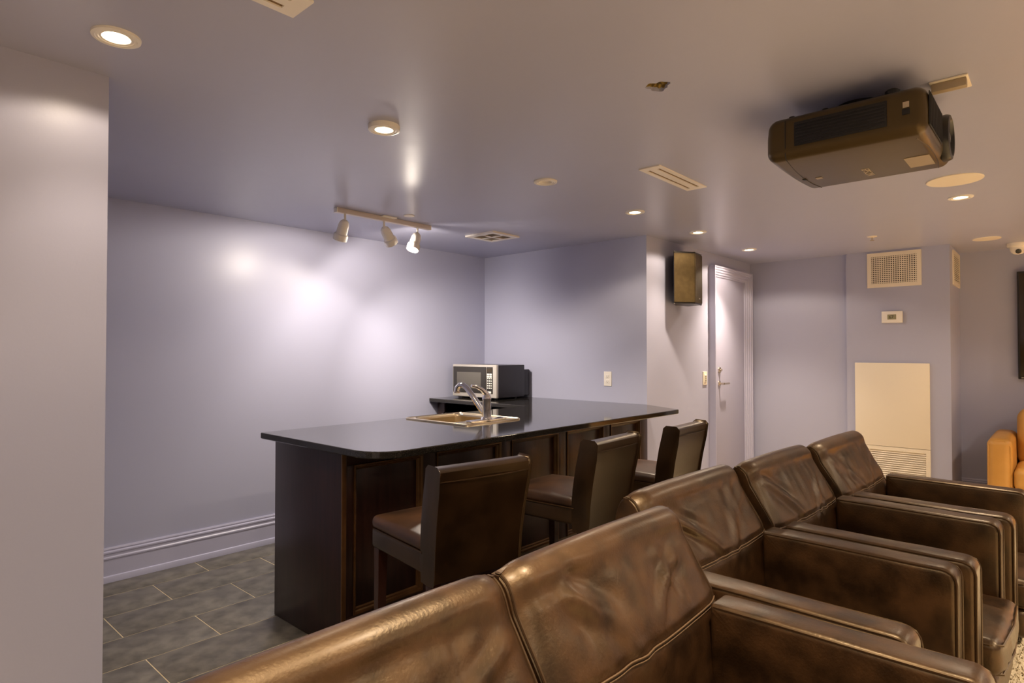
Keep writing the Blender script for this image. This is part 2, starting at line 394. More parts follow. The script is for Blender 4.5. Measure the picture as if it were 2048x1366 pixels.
def disc(name, x, y, r, h, m, label, cat):
    o = obj(name, MB().lathe([(r, 0), (r, -h*.6), (r-.003, -h), (r*.9, -h), (.0005, -h*1.05)], 48), m, loc=(x, y, HC)); return tag(o, label, cat)
disc('ceiling_speaker', 3.895, .415, .124, .006, 'cream', 'large round cream ceiling speaker cover below the projector', 'ceiling speaker')
disc('ceiling_cover_plate', 2.523, 3.183, .036, .005, 'white', 'small round white cover plate behind the track light', 'cover plate')
disc('ceiling_cover_plate', 6.086, .447, .092, .006, 'cream', 'round cream cover plate near the far wall', 'cover plate')
t = thing('sprinkler_head', 'tiny brass sprinkler head in the ceiling before the column', 'sprinkler', (5.386, 1.098, HC))
obj('escutcheon', MB().lathe([(.035, 0), (.033, -.004), (.014, -.007), (.012, -.012)], 24), 'cream', t)
obj('deflector', MB().lathe([(.006, -.005), (.006, -.028), (.016, -.030), (.016, -.032), (.0005, -.033)], 16), 'metal', t)

def slot_vent(x0, x1, y0, y1, label):
    t = thing('slot_vent', label, 'vent', ((x0+x1)/2, (y0+y1)/2, HC), 0, 'ceiling slot vents')
    w, h = (x1-x0)/2, (y1-y0)/2; rm = .022; s = .016
    rect = lambda a, b, c, d_: [(a, c), (b, c), (b, d_), (a, d_)]
    o1 = rect(-w+rm*2, w-rm*2, -h+rm, -h+rm+s); o2 = rect(-w+rm*2, w-rm*2, h-rm-s, h-rm)
    fb = MB(); outer = rect(-w, w, -h, h)
    v, f = holed(outer, [o1, o2], -.006); fb.add(v, f)
    for lp in (outer, o1, o2): fb.add([(p[0], p[1], -.006) for p in lp]+[(p[0], p[1], 0) for p in lp], [(i, (i+1) % 4, 4+(i+1) % 4, 4+i) for i in range(4)])
    obj('frame', fb, 'white', t, smooth=0)
    for q in (o1, o2): obj('slot', MB().box(q[0][0], q[1][0], q[0][1], q[2][1], -.0015, -.0005), 'slotb', t, smooth=0)
slot_vent(.29, .811, 1.410, 1.516, 'two-slot white ceiling vent cut off by the top edge')
slot_vent(2.632, 3.152, 1.426, 1.538, 'two-slot white ceiling vent between bar and projector')
# square four-way diffuser
t = thing('square_diffuser', 'square white four-way ceiling diffuser near the alcove corner', 'vent', (3.40, 3.268, HC))
fb = MB(); rect = lambda a, b, c, d_: [(a, c), (b, c), (b, d_), (a, d_)]
hs = [rect(-.105, -.008, -.105, -.008), rect(.008, .105, -.105, -.008), rect(-.105, -.008, .008, .105), rect(.008, .105, .008, .105)]
ou = rect(-.148, .148, -.148, .148)
v, f = holed(ou, hs, -.012); fb.add(v, f)
for lp in [ou]+hs: fb.add([(p[0], p[1], -.012) for p in lp]+[(p[0], p[1], 0) for p in lp], [(i, (i+1) % 4, 4+(i+1) % 4, 4+i) for i in range(4)])
obj('frame', fb, 'white', t, smooth=0)
for qi, q in enumerate(hs):
    obj('opening', MB().box(q[0][0], q[1][0], q[0][1], q[2][1], -.002, -.001), 'slotb', t, smooth=0)
    lv = MB()
    for k in range(5):
        if qi in (0, 3): a = q[0][0]+.010+k*.019; lv.add([(a, q[0][1], -.011), (a+.013, q[0][1], -.003), (a+.013, q[2][1], -.003), (a, q[2][1], -.011)], [(0, 1, 2, 3)])
        else: a = q[0][1]+.010+k*.019; lv.add([(q[0][0], a, -.011), (q[0][0], a+.013, -.003), (q[1][0], a+.013, -.003), (q[1][0], a, -.011)], [(0, 1, 2, 3)])
    obj('louvre', lv, 'white', t, smooth=0)
# dome camera
t = thing('dome_camera', 'white dome security camera on the ceiling at the right edge', 'security camera', (6.53, .275, HC))
obj('base', MB().lathe([(.075, 0), (.075, -.02), (.068, -.03), (.05, -.032)], 32), 'white', t)
obj('dome', MB().lathe([(.055, -.028), (.054, -.05), (.046, -.072), (.03, -.086), (.0005, -.092)], 32), 'white', t)
obj('lens', MB().lathe([(.02, 0), (.02, .012), (.014, .014), (.0005, .012)], 20, (-.038, -.005, -.066), (-.8, 0, -.6)), 'glass', t)

# track light
t = thing('track_light', 'white three-head track light on the ceiling above the bar', 'track light', (2.453, 3.34, HC))
obj('rail', MB().rbox(-.372, .372, -.018, .018, -.030, 0, .003, 1), 'rail', t)
obj('end_cap', MB().rbox(-.380, -.372, -.019, .019, -.031, 0, .002, 1), 'lamp', t); obj('end_cap', MB().rbox(.372, .380, -.019, .019, -.031, 0, .002, 1), 'lamp', t)
obj('feed_plate', MB().rbox(-.055, .055, -.052, .052, -.008, 0, .002, 1), 'lamp', t)
for (hx, aim) in ((-.31, (0, .50, -1)), (-.014, (.95, .30, -1)), (.268, (-.42, -.10, -1))):
    a = Vector(aim).normalized(); piv = Vector((hx, 0, -.072))
    hd = obj('lamp_head', MB().lathe([(.0005, -.005), (.016, -.003), (.028, .010), (.034, .032), (.035, .085), (.043, .090), (.045, .098), (.044, .128), (.039, .130), (.037, .112), (.0005, .105)], 32, tuple(piv), tuple(a)), 'lampm', t)
    obj('stem', MB().tube([(hx, 0, -.028), (hx, 0, -.078)], .007, 12), 'lamp', hd)
    obj('bulb', MB().lathe([(.0005, .124), (.020, .122), (.034, .114)], 24, tuple(piv), tuple(a)), 'bulbt', hd)
    q = a.to_track_quat('-Z', 'Y').to_euler()
    spot('beam_light', piv+a*.14, q, TRACK_BEAM*(2.7 if aim[0] > .5 else .5), NEUT, 100, 1.0, .03, hd)
    spot('spill_light', piv+a*.14, q, TRACK_SPILL, NEUT, 172, .3, .03, hd)

# ------------------------------------------------------------------ projector
t = thing('projector', 'black ceiling projector with vented side and round lens', 'projector', (2.49, .545, 0))
def projfn(x, y, z):      # belly slightly crowned, sides drawn in at the top
    k = (z-2.0)/.15
    s = 1-.05*max(0, k-.55)
    if k < .5: z -= .010*(1-(x/.26)**2)*(1-k*2)
    return (x*s, y*s, z)
body = obj('casing', MB().rbox(-.258, .258, -.243, .245, 2.0, 2.15, .034, 5, 8, fn=projfn), 'projb', t)
obj('rear_seam', MB().tube([(-.259, .175, 2.13), (-.2595, .175, 2.045), (-.252, .177, 2.012), (-.235, .179, 1.9985), (-.1, .19, 1.992), (0, .195, 1.990), (.12, .195, 1.991), (.23, .19, 1.997)], .0016, 6), 'black', body)
obj('front_seam', MB().tube([(-.20, -.205, 1.9965), (-.1, -.222, 1.9925), (0, -.226, 1.991), (.12, -.222, 1.991), (.22, -.21, 1.996)], .0014, 6), 'black', body)
g = MB()
obj('vent_recess', MB().rbox(-.2610, -.2575, -.135, .145, 2.035, 2.118, .0015, 1), 'projd', t)
for k in range(7): g.rbox(-.2640, -.2600, -.130, .140, 2.041+k*.0108, 2.0455+k*.0108, .0015, 1)
o = obj('side_louvres', g, 'black', t); o['kind'] = 'stuff'
g = MB()
obj('intake_recess', MB().rbox(-.235, .02, -.2455, -.2425, 2.022, 2.128, .0012, 1), 'projd', t)
for k in range(20): g.box(-.229+k*.0125, -.226+k*.0125, -.2475, -.2450, 2.026, 2.124)
o = obj('intake_bars', g, 'projd', t, smooth=0); o['kind'] = 'stuff'
ln = obj('lens_ring', MB().lathe([(.080, -.01), (.080, .006), (.076, .016), (.066, .019), (.060, .010), (.060, .0)], 40, (.125, -.243, 2.072), (0, -1, 0)), 'black', t)
obj('lens_glass', MB().lathe([(.060, .004), (.045, .010), (.0005, .014)], 40, (.125, -.243, 2.072), (0, -1, 0)), 'glass', ln)
obj('label_sticker', MB().box(-.012, .125, -.212, -.138, 1.9885, 1.9905), 'sticker', t, smooth=0)
obj('small_sticker', MB().box(.035, .060, .138, .160, 1.9885, 1.9905), 'sticker', t, smooth=0)
text('maker_lettering', 'EPSON', .036, 'inkw', t, (.085, -.008, 1.9895), (PI, 0, 0))
for k in range(3):
    obj('indicator_mark', MB().box(-.222, -.204, -.112-.022*k, -.109-.022*k, 2.001, 2.0045), 'inkw', t, smooth=0)
obj('screw_mark', MB().lathe([(.0005, 0), (.008, 0), (.008, .003)], 14, (-.18, .165, 1.9965)), 'inkw', t)
obj('latch_notch', MB().rbox(.02, .05, .190, .203, 1.986, 1.994, .002, 1), 'black', t)
obj('side_badge', MB().box(-.2600, -.2585, -.195, -.178, 2.082, 2.100), 'inkw', t, smooth=0)
obj('side_button', MB().rbox(-.2610, -.2580, -.197, -.176, 2.060, 2.078, .001, 1), 'projd', t)
for (fx, fy) in ((-.20, .17), (-.2, .06), (.2, .17)): obj('foot', MB().lathe([(.010, 2.145), (.010, 2.160), (.0005, 2.161)], 14, (fx, fy, 0)), 'black', t)
obj('focus_knob', MB().lathe([(.022, 2.14), (.022, 2.175), (.016, 2.180), (.0005, 2.181)], 20, (-.17, -.135, 0)), 'black', t)
mt = obj('mount_plate', MB().rbox(-.11, .11, -.09, .09, 2.150, 2.162, .004, 1), 'black', t)
obj('mount_post', MB().lathe([(.03, 2.160), (.03, 2.195), (.075, 2.2), (.075, 2.2148)], 28), 'black', mt)
for (ax, ay) in ((-.17, .02), (.17, .02), (-.13, -.13), (.13, .15)): obj('mount_arm', MB().tube([(0, 0, 2.158), (ax, ay, 2.153)], .008, 8), 'black', mt)
t = thing('cable_outlet_box', 'cream outlet plate on the ceiling behind the projector', 'outlet', (2.50, .275, HC), -PI/2)
obj('plate', MB().rbox(-.05, .055, -.075, .045, -.006, 0, .002, 1), 'cream', t)
obj('plug_block', MB().rbox(-.045, .050, -.065, -.035, -.034, -.006, .003, 1), 'sticker', t)
obj('socket_slot', MB().box(-.04, .035, -.012, .006, -.0075, -.0055), 'black', t, smooth=0)

# ------------------------------------------------------------------ wall things
t = thing('wall_loudspeaker', 'brown-black angled loudspeaker mounted high beside the door', 'loudspeaker', (4.45, YW, 0))
pl = [(-.040, -.096), (.110, -.203), (.288, -.178), (.345, -.03), (.17, -.012), (.145, -.012)]
zb, zt = 1.701, 2.111
obj('cabinet', MB().prism(rounded(pl, .008, 2), zb, zt), 'black', t, smooth=30)
def facet(p, q, nm, ins=.010):
    p, q = Vector(p), Vector(q); e = (q-p).normalized(); nn = Vector((e.y, -e.x)); a, b = p+e*ins, q-e*ins
    vs = []
    for (z, tt) in ((zb+.012, .0), (zt-.012, .0)):
        for pt in (a, b): vs += [(pt.x+nn.x*.0005, pt.y+nn.y*.0005, z), (pt.x+nn.x*.004, pt.y+nn.y*.004, z)]
    mb = MB().add(vs, [(0, 2, 6, 4), (1, 5, 7, 3), (0, 1, 3, 2), (4, 6, 7, 5), (0, 4, 5, 1), (2, 3, 7, 6)]); return obj(nm, mb, 'spk', t, smooth=0)
facet(pl[0], pl[1], 'grille', .004); gr = facet(pl[1], pl[2], 'grille', .004)
e = (Vector(pl[2])-Vector(pl[1])).normalized(); bp = Vector(pl[1])+e*.10+Vector((e.y, -e.x))*.0055
obj('badge', MB().rbox(-.016, .016, -.0015, .0015, -.005, .005, .001, 1), 'metal', t, loc=(bp.x, bp.y, zb+.045), rot=(0, 0, math.atan2(e.y, e.x)))
obj('wall_bracket', MB().rbox(.19, .27, -.05, 0, 1.80, 1.98, .005, 1), 'black', t)
for (bx, by) in (pl[0], pl[1], pl[2]):
    for z in (zb, zt): obj('corner_bolt', MB().lathe([(.0005, -.004), (.006, -.003), (.006, .003), (.0005, .004)], 10, (.16+(bx-.16)*.93, -.1+(by+.1)*.93, z)), 'metal', t)

t = thing('outlet', 'white wall outlet above the far end of the bar counter', 'outlet', (XC, 2.716, 1.106))
obj('plate', MB().rbox(-.006, 0, -.036, .036, -.058, .058, .003, 2), 'white', t)
for z in (-.02, .02):
    r_ = obj('receptacle', MB().rbox(-.0085, -.004, -.017, .017, z-.014, z+.014, .003, 2), 'white', t)
    obj('slot', MB().box(-.0090, -.0082, -.008, -.006, z-.004, z+.006).box(-.0090, -.0082, .006, .008, z-.004, z+.006).box(-.0090, -.0082, -.002, .002, z-.010, z-.006), 'ink', r_, smooth=0)
t = thing('light_switch', 'cream wall keypad switch beside the door casing', 'switch', (5.165, YW, 1.088))
obj('plate', MB().rbox(-.038, .038, -.008, 0, -.060, .060, .003, 2), 'cream', t)
obj('rocker', MB().rbox(-.018, .018, -.013, -.006, -.034, .034, .003, 2), 'white', t)
for k in range(3): obj('key', MB().rbox(-.012, .012, -.0145, -.012, -.024+k*.018, -.012+k*.018, .001, 1), 'lcd', t)

t = thing('thermostat', 'small white thermostat with grey display on the column', 'thermostat', (XCOL, 1.114, 1.625))
obj('case', MB().rbox(-.026, 0, -.079, .079, -.051, .051, .005, 2), 'white', t)
ds = obj('display', MB().box(-.0275, -.0255, -.033, .033, -.022, .022), 'lcd', t, smooth=0)
text('digits', '67', .036, 'ink', ds, (-.0277, .004, -.002), (PI/2, 0, -PI/2), .0002)

def grille(t, u0, u1, z0, z1, P, fr, nu, nz, mfr, fb='frame'):
    """frame with louvre bars; P(u, z, d) maps wall coordinates and depth out of the wall to local space"""
    def pb(mb, a, b, c, d_, e0, e1):
        vs = [P(u, z, dd) for dd in (e0, e1) for z in (c, d_) for u in (a, b)]
        mb.add(vs, [(0,2,3,1),(4,5,7,6),(0,1,5,4),(2,6,7,3),(0,4,6,2),(1,3,7,5)])
    f_ = MB(); pb(f_, u0, u1, z0, z0+fr, 0, .010); pb(f_, u0, u1, z1-fr, z1, 0, .010); pb(f_, u0, u0+fr, z0+fr, z1-fr, 0, .010); pb(f_, u1-fr, u1, z0+fr, z1-fr, 0, .010)
    obj(fb, f_, mfr, t, smooth=0)
    b_ = MB(); pb(b_, u0+fr, u1-fr, z0+fr, z1-fr, .0004, .0012); obj('duct_opening', b_, 'slot', t, smooth=0)
    g = MB(); L = u1-u0-2*fr; H = z1-z0-2*fr
    for k in range(nz): z = z0+fr+(k+.5)*H/nz; pb(g, u0+fr, u1-fr, z-H/nz*.22, z+H/nz*.22, .004, .009)
    for k in range(nu): u = u0+fr+(k+.5)*L/nu; pb(g, u-L/nu*.20, u+L/nu*.20, z0+fr, z1-fr, .002, .006)
    o = obj('louvre_bars', g, mfr, t, smooth=0); o['kind'] = 'stuff'
t = thing('wall_grille', 'rectangular cream air grille at the top of the column front', 'vent', (XCOL, 1.10, 1.89))
grille(t, -.204, .204, 0, .306, lambda u, z, dd: (-dd, u, z), .034, 20, 14, 'cream')
t = thing('wall_grille', 'narrow-looking cream air grille on the side of the column', 'vent', (6.58, YC0, 1.893))
grille(t, -.215, .215, 0, .297, lambda u, z, dd: (u, -dd, z), .034, 0, 14, 'cream')
t = thing('access_panel', 'tall cream access panel with a louvred lower grille on the column', 'panel', (XCOL, 1.126, 0))
obj('door_panel', MB().rbox(-.022, 0, -.281, .281, .497, 1.224, .003, 1), 'cream', t)
obj('lower_frame', MB().box(-.026, 0, -.281, -.250, .10, .494).box(-.026, 0, .250, .281, .10, .494).box(-.026, 0, -.250, .250, .462, .494).box(-.026, 0, -.250, .250, .10, .13), 'cream', t, smooth=0)
obj('duct_opening', MB().box(-.006, -.001, -.250, .250, .13, .462), 'slotb', t, smooth=0)
g = MB()
for k in range(18): z = .134+k*.0183; g.add([(-.024, -.250, z), (-.024, .250, z), (-.010, .250, z+.016), (-.010, -.250, z+.016)], [(0, 1, 2, 3)])
o = obj('louvre_slats', g, 'cream', t, smooth=0); o['kind'] = 'stuff'

t = thing('television', 'black flat television on the far wall at the right edge', 'television', (XF, -.49, 1.09))
obj('frame', MB().rbox(-.065, -.02, -.80, .785, 0, .915, .006, 2), 'black', t)
obj('screen', MB().rbox(-.067, -.062, -.785, .770, .022, .900, .002, 1), 'tv', t)
obj('wall_mount', MB().box(-.02, 0, -.25, .25, .25, .65), 'black', t, smooth=0)
obj('badge', MB().box(-.0675, -.0655, .735, .765, .008, .014), 'metal', t, smooth=0)

# ------------------------------------------------------------------ bar
BX0, BX1, BY0, BY1, BT = 1.505, 4.155, 2.36, 2.965, .89
t = thing('bar_cabinet', 'dark espresso bar cabinet with recessed front panels', 'bar', (BX0, BY0, 0))
L_ = BX1-BX0; D_ = BY1-BY0
obj('end_panel', MB().rbox(0, .022, .0, D_, .002, BT, .002, 1), 'wood', t)
obj('carcass', MB().box(.022, L_, .035, D_-.02, .002, .70), 'wood', t, smooth=0)
obj('back_panel', MB().box(.022, L_, D_-.02, D_, .002, BT), 'wood', t, smooth=0)
obj('top_rail', MB().rbox(.022, L_, .0, .03, .815, BT, .002, 1), 'wood', t)
obj('bottom_rail', MB().rbox(.022, L_, .0, .03, .002, .150, .002, 1), 'wood', t)
obj('corner_bead', MB().rbox(-.003, .020, -.006, .004, .002, BT, .003, 2), 'bead', t)
st = [(.022, .060), (.455, .545), (1.020, 1.110), (1.545, 1.635), (2.050, 2.140), (2.535, L_)]
for a, b in st: obj('stile', MB().rbox(a, b, .0, .03, .150, .815, .002, 1), 'wood', t)
for (a, b), (c, e_) in zip(st[:-1], st[1:]):
    p = obj('panel', MB().rbox(b, c, .020, .030, .150, .815, .002, 1), 'wood', t)
    prof = [(0, .000), (0, -.005), (.006, -.006), (.010, .002), (.016, .006), (.020, .014), (.026, .019), (.026, .021), (0, .021)]
    vs = []; m = len(prof)
    for cor in range(4):
        for (i_, yy) in prof:
            x = (b+i_) if cor in (0, 3) else (c-i_); z = (.150+i_) if cor in (0, 1) else (.815-i_); vs.append((x, yy, z))
    fs = [(q*m+i, q*m+(i+1) % m, ((q+1) % 4)*m+(i+1) % m, ((q+1) % 4)*m+i) for q in range(4) for i in range(m)]
    obj('moulding', MB().add(vs, fs), 'bead', p, smooth=20)
# continuous L-shaped worktop with a cut-out for the sink
SX0, SX1, SY0, SY1 = 2.300, 2.752, 2.400, 2.945
out = rounded([(1.43, 2.0), (3.955, 2.0), (4.158, 2.366), (4.158, 4.098), (3.47, 4.098), (3.47, 2.975), (1.43, 2.975)], [.15, .012, 0, 0, .01, .01, .01], 8)
cut = [(SX0+.02, SY0+.02), (SX1-.02, SY0+.02), (SX1-.02, SY1-.02), (SX0+.02, SY1-.02)]
def inset(poly, d):
    n = len(poly); P_ = [Vector(p) for p in poly]; r = []
    for i in range(n):
        e1 = (P_[i]-P_[i-1]).normalized(); e2 = (P_[(i+1) % n]-P_[i]).normalized(); n1 = Vector((-e1.y, e1.x)); n2 = Vector((-e2.y, e2.x)); s_ = n1+n2
        r.append(tuple(P_[i]+s_*(d/max(.3, s_.length_squared/2))))
    return r
ctop = MB(); inn = inset(out, .004)
v, f = holed(inn, [cut], .92); ctop.add(v, f)
v, f = holed(inn, [cut], BT); ctop.add(v, f)
n = len(out)
rings = [[(*p, .92) for p in inn], [(*p, .9185) for p in inset(out, .0012)], [(*p, .916) for p in out], [(*p, .894) for p in out], [(*p, BT) for p in inn]]
for a, b in zip(rings[:-1], rings[1:]): ctop.add(a+b, [(i, (i+1) % n, n+(i+1) % n, n+i) for i in range(n)])
ctop.add([(*p, .92) for p in cut]+[(*p, BT) for p in cut], [(i, (i+1) % 4, 4+(i+1) % 4, 4+i) for i in range(4)])
wt = tag(obj('worktop', ctop, 'granite', smooth=0), 'polished black granite L-shaped bar countertop', 'countertop')
# side cabinet under the microwave
t = thing('side_cabinet', 'dark wooden cabinet under the microwave end of the counter', 'cabinet', (3.545, 2.985, 0))
W2, D2 = .605, 1.085
obj('side_panel', MB().box(.02, W2, D2-.02, D2, .002, BT), 'wood', t, smooth=0); obj('side_panel', MB().box(.02, W2, 0, .02, .002, BT), 'wood', t, smooth=0)
obj('back_panel', MB().box(W2-.015, W2, .02, D2-.02, .002, BT), 'wood', t, smooth=0)
obj('shelf', MB().box(.02, W2-.015, .02, D2-.02, .79, .80), 'wood', t, smooth=0)
obj('stile', MB().rbox(0, .02, D2-.09, D2, .002, BT, .002, 1), 'wood', t); obj('stile', MB().rbox(0, .02, 0, .09, .002, BT, .002, 1), 'wood', t)
dr = obj('drawer', MB().rbox(-.018, .019, .10, D2-.10, .60, .80, .003, 1), 'mwblack', t)
obj('handle', MB().tube([(-.016, D2-.115, .80), (-.045, D2-.118, .795), (-.05, D2-.14, .79), (-.05, .16, .79), (-.045, .125, .795), (-.016, .12, .80)], .006, 8), 'chrome', dr)
dd = obj('door', MB().rbox(-.018, .019, .10, D2-.10, .03, .59, .003, 1), 'wood', t)
obj('handle', MB().tube([(-.016, .95, .45), (-.045, .95, .45), (-.045, .95, .30), (-.016, .95, .30)], .006, 8), 'chrome', dd)

# sink and faucet
t = thing('sink', 'stainless steel drop-in sink set in the bar counter', 'sink', ((SX0+SX1)/2, (SY0+SY1)/2, .92))
w2, h2 = (SX1-SX0)/2, (SY1-SY0)/2
ro = rounded([(-w2, -h2), (w2, -h2), (w2, h2), (-w2, h2)], .03, 6)
bo = rounded([(-w2+.035, -h2+.15), (w2-.035, -h2+.15), (w2-.035, h2-.03), (-w2+.035, h2-.03)], .05, 6)
rim = MB(); ri = inset(ro, .010)
v, f = holed(ri, [bo], .005); rim.add(v, f)
n = len(ro)
for a, b in (([(*p, .005) for p in ri], [(*p, .009) for p in inset(ro, .006)]), ([(*p, .009) for p in inset(ro, .006)], [(*p, .007) for p in inset(ro, .001)]), ([(*p, .007) for p in inset(ro, .001)], [(*p, .0005) for p in ro])):
    rim.add(a+b, [(i, (i+1) % n, n+(i+1) % n, n+i) for i in range(n)])
obj('rim', rim, 'steel', t, smooth=40)
bw = MB(); n = len(bo); lv = [(0, .005), (.004, 0), (.006, -.01), (.010, -.125), (.03, -.145), (.06, -.15)]
rg = [[(*p, z) for p in inset(bo, d_)] for d_, z in lv]
for a, b in zip(rg[:-1], rg[1:]): bw.add(a+b, [(i, (i+1) % n, n+(i+1) % n, n+i) for i in range(n)])
bw.add(rg[-1], [tuple(range(n))])
obj('bowl', bw, 'steel', t, smooth=50)
obj('drain', MB().lathe([(.04, .002), (.034, .003), (.03, -.002), (.0005, -.003)], 24, (0, .06, -.15)), 'chrome', t)
t = thing('faucet', 'chrome single-lever faucet arching over the sink', 'faucet', (2.525, 2.472, .925))
obj('deck_plate', MB().rbox(-.145, .145, -.027, .027, .0, .012, .006, 3), 'chrome', t)
obj('body', MB().lathe([(.034, .010), (.031, .018), (.026, .024), (.0245, .120), (.027, .126), (.024, .142), (.014, .156), (.0005, .160)], 28), 'chrome', t)
obj('spout', MB().tube([(0, .012, .035), (-.005, .05, .075), (-.012, .10, .135), (-.018, .145, .182), (-.021, .172, .198), (-.024, .200, .198), (-.026, .218, .182), (-.026, .222, .160)], [.017, .017, .0165, .016, .016, .0165, .018, .018], 14), 'chrome', t)
obj('aerator', MB().lathe([(.0185, .150), (.0185, .160), (.0005, .150)], 20, (-.026, .222, 0)), 'metal', t)
obj('lever', MB().tube([(.008, 0, .135), (-.004, .004, .156), (-.030, .010, .180), (-.066, .018, .198), (-.098, .024, .204)], [.020, .018, .012, .010, .008], 12), 'chrome', t)

# microwave
t = thing('microwave', 'silver-fronted black microwave on the counter in the corner', 'microwave', (3.70, 3.763, .92))
w2, zb, zt, dp = .266, .014, .292, .345
obj('cabinet', MB().rbox(.012, dp, -w2+.003, w2-.003, zb, zt-.003, .004, 2), 'mwblack', t)
obj('rear_cover', MB().rbox(dp-.002, dp+.10, -w2+.03, w2-.08, zb+.005, zt-.045, .006, 2), 'mwblack', t)
obj('front_bezel', MB().rbox(-.014, .014, -w2, w2, zb, zt, .006, 2), 'mwsteel', t)
dr = obj('door', MB().rbox(-.018, -.010, -.150, w2-.010, zb+.035, zt-.018, .003, 1), 'mwdoor', t)
obj('window', MB().rbox(-.0195, -.0165, -.090, w2-.060, zb+.075, zt-.065, .001, 1), 'mwwin', dr)
cp = obj('control_panel', MB().rbox(-.018, -.010, -w2+.040, -.156, zb+.035, zt-.018, .003, 1), 'mwdoor', t)
obj('display', MB().box(-.0190, -.0178, -w2+.046, -.163, zt-.062, zt-.030), 'slot', cp, smooth=0)
g = MB()
for r_ in range(2):
    for c_ in range(2): g.rbox(-.0205, -.0178, -w2+.047+c_*.030, -w2+.047+c_*.030+.026, zt-.088-r_*.019, zt-.073-r_*.019, .001, 1)
for r_ in range(5):
    for c_ in range(3): g.rbox(-.0205, -.0178, -w2+.048+c_*.020, -w2+.048+c_*.020+.012, zt-.120-r_*.020, zt-.109-r_*.020, .001, 1)
g.rbox(-.0205, -.0178, -w2+.055, -.172, zb+.040, zb+.056, .001, 1)
o = obj('keypad', g, 'white', cp); o['kind'] = 'stuff'
for fy in (-.2, .2):
    for fx in (.05, .3): obj('foot', MB().lathe([(.012, .0005), (.012, zb+.002)], 12, (fx, fy, 0), cap0=True, cap1=True), 'black', t)

# ------------------------------------------------------------------ bar stools
def stool(loc, rz, label):
    """faces +y; seat 0.64 high, back to 0.93"""
    t = thing('bar_stool', label, 'bar stool', loc, rz, 'brown leather bar stools at the bar')
    W = .372
    prof = [(-.165, .545), (-.163, .64), (-.170, .72), (-.188, .82), (-.208, .90), (-.213, .928), (-.222, .936), (-.274, .934), (-.283, .925), (-.275, .86), (-.255, .76), (-.240, .66), (-.232, .545)]
    prof = list(reversed(prof))
    fine = []
    for i in range(len(prof)):
        a, b = Vector(prof[i]), Vector(prof[(i+1) % len(prof)]); kk = max(1, int((b-a).length/.025))
        for q in range(kk): fine.append(tuple(a.lerp(b, q/kk)))
    mb = MB().pillow(fine, W, .010, .003, 3)
    mb.v = [(x*(1+.06*max(0, (z-.64))/.3), y-.012*(1-(x/.2)**2)*max(0, z-.6)/.3, z) for x, y, z in mb.v]
    bk = obj('backrest', mb, 'stool', t, smooth=45)
    for sg in (-1, 1):      # welts down both rear and front edges, and under the top roll
        path = [(sg*(W/2-.003)*(1+.06*max(0, z-.64)/.3), y, z) for y, z in ((-.235, .55), (-.243, .66), (-.258, .76), (-.277, .86), (-.285, .913))]
        obj('welt', MB().tube(path, .0032, 6), 'pipe', bk)
        path = [(sg*(W/2-.003)*(1+.06*max(0, z-.64)/.3), y, z) for y, z in ((-.162, .66), (-.168, .72), (-.186, .82), (-.210, .90), (-.220, .926))]
        obj('welt', MB().tube(path, .0032, 6), 'pipe', bk)
    obj('seam', MB().tube([(-.196+.392*i/12, -.2795-.011*(1-(-1+i/6)**2), .893) for i in range(13)], .0022, 6), 'pipe', bk)
    obj('seat_base', MB().rbox(-W/2, W/2, -.170, .215, .565, .640, .012, 3, 4), 'stool', t)
    sc = obj('seat_cushion', MB().rbox(-W/2-.003, W/2+.003, -.166, .218, .636, .688, .022, 4, 8, (0, 0, .022)), 'seat', t, smooth=60)
    obj('welt', MB().tube([(-W/2, -.165, .638), (-W/2, .20, .638), (-W/2+.015, .216, .638), (W/2-.015, .216, .638), (W/2, .20, .638), (W/2, -.165, .638)], .0035, 6), 'pipe', sc)
    for sx in (-1, 1):
        for yy, ty in ((.185, .19), (-.195, -.225)):
            x = sx*(W/2-.025); a = .019; b = .013
            vs = [(x+q*a, yy+r_*a, .566) for q, r_ in ((-1,-1),(1,-1),(1,1),(-1,1))]+[(x+sx*.006+q*b, ty+r_*b, .001) for q, r_ in ((-1,-1),(1,-1),(1,1),(-1,1))]
            obj('leg', MB().add(vs, [(0,1,2,3),(7,6,5,4)]+[(i, (i+1) % 4, 4+(i+1) % 4, 4+i) for i in range(4)]), 'legwood', t, smooth=0)
    xx = W/2-.03
    obj('footrest', MB().rbox(-xx, xx, .178, .198, .19, .22, .003, 1), 'legwood', t)
    for sx in (-1, 1): obj('stretcher', MB().rbox(sx*(xx+.008)-.008, sx*(xx+.008)+.008, -.20, .18, .25, .275, .003, 1), 'legwood', t)
    return t
def stool_at(xr, yr, deg): a = math.radians(deg); return (xr-math.sin(a)*.28, yr+math.cos(a)*.28, 0), a
l, a = stool_at(1.517, 1.487, -9); s0 = stool(l, a, 'brown leather bar stool nearest the camera, turned slightly aside')
l, a = stool_at(2.36, 1.488, 3); dup(s0, l, a, 'middle of the three brown leather bar stools')
l, a = stool_at(3.04, 1.462, 4); dup(s0, l, a, 'brown leather bar stool farthest along the bar, beside the door wall')

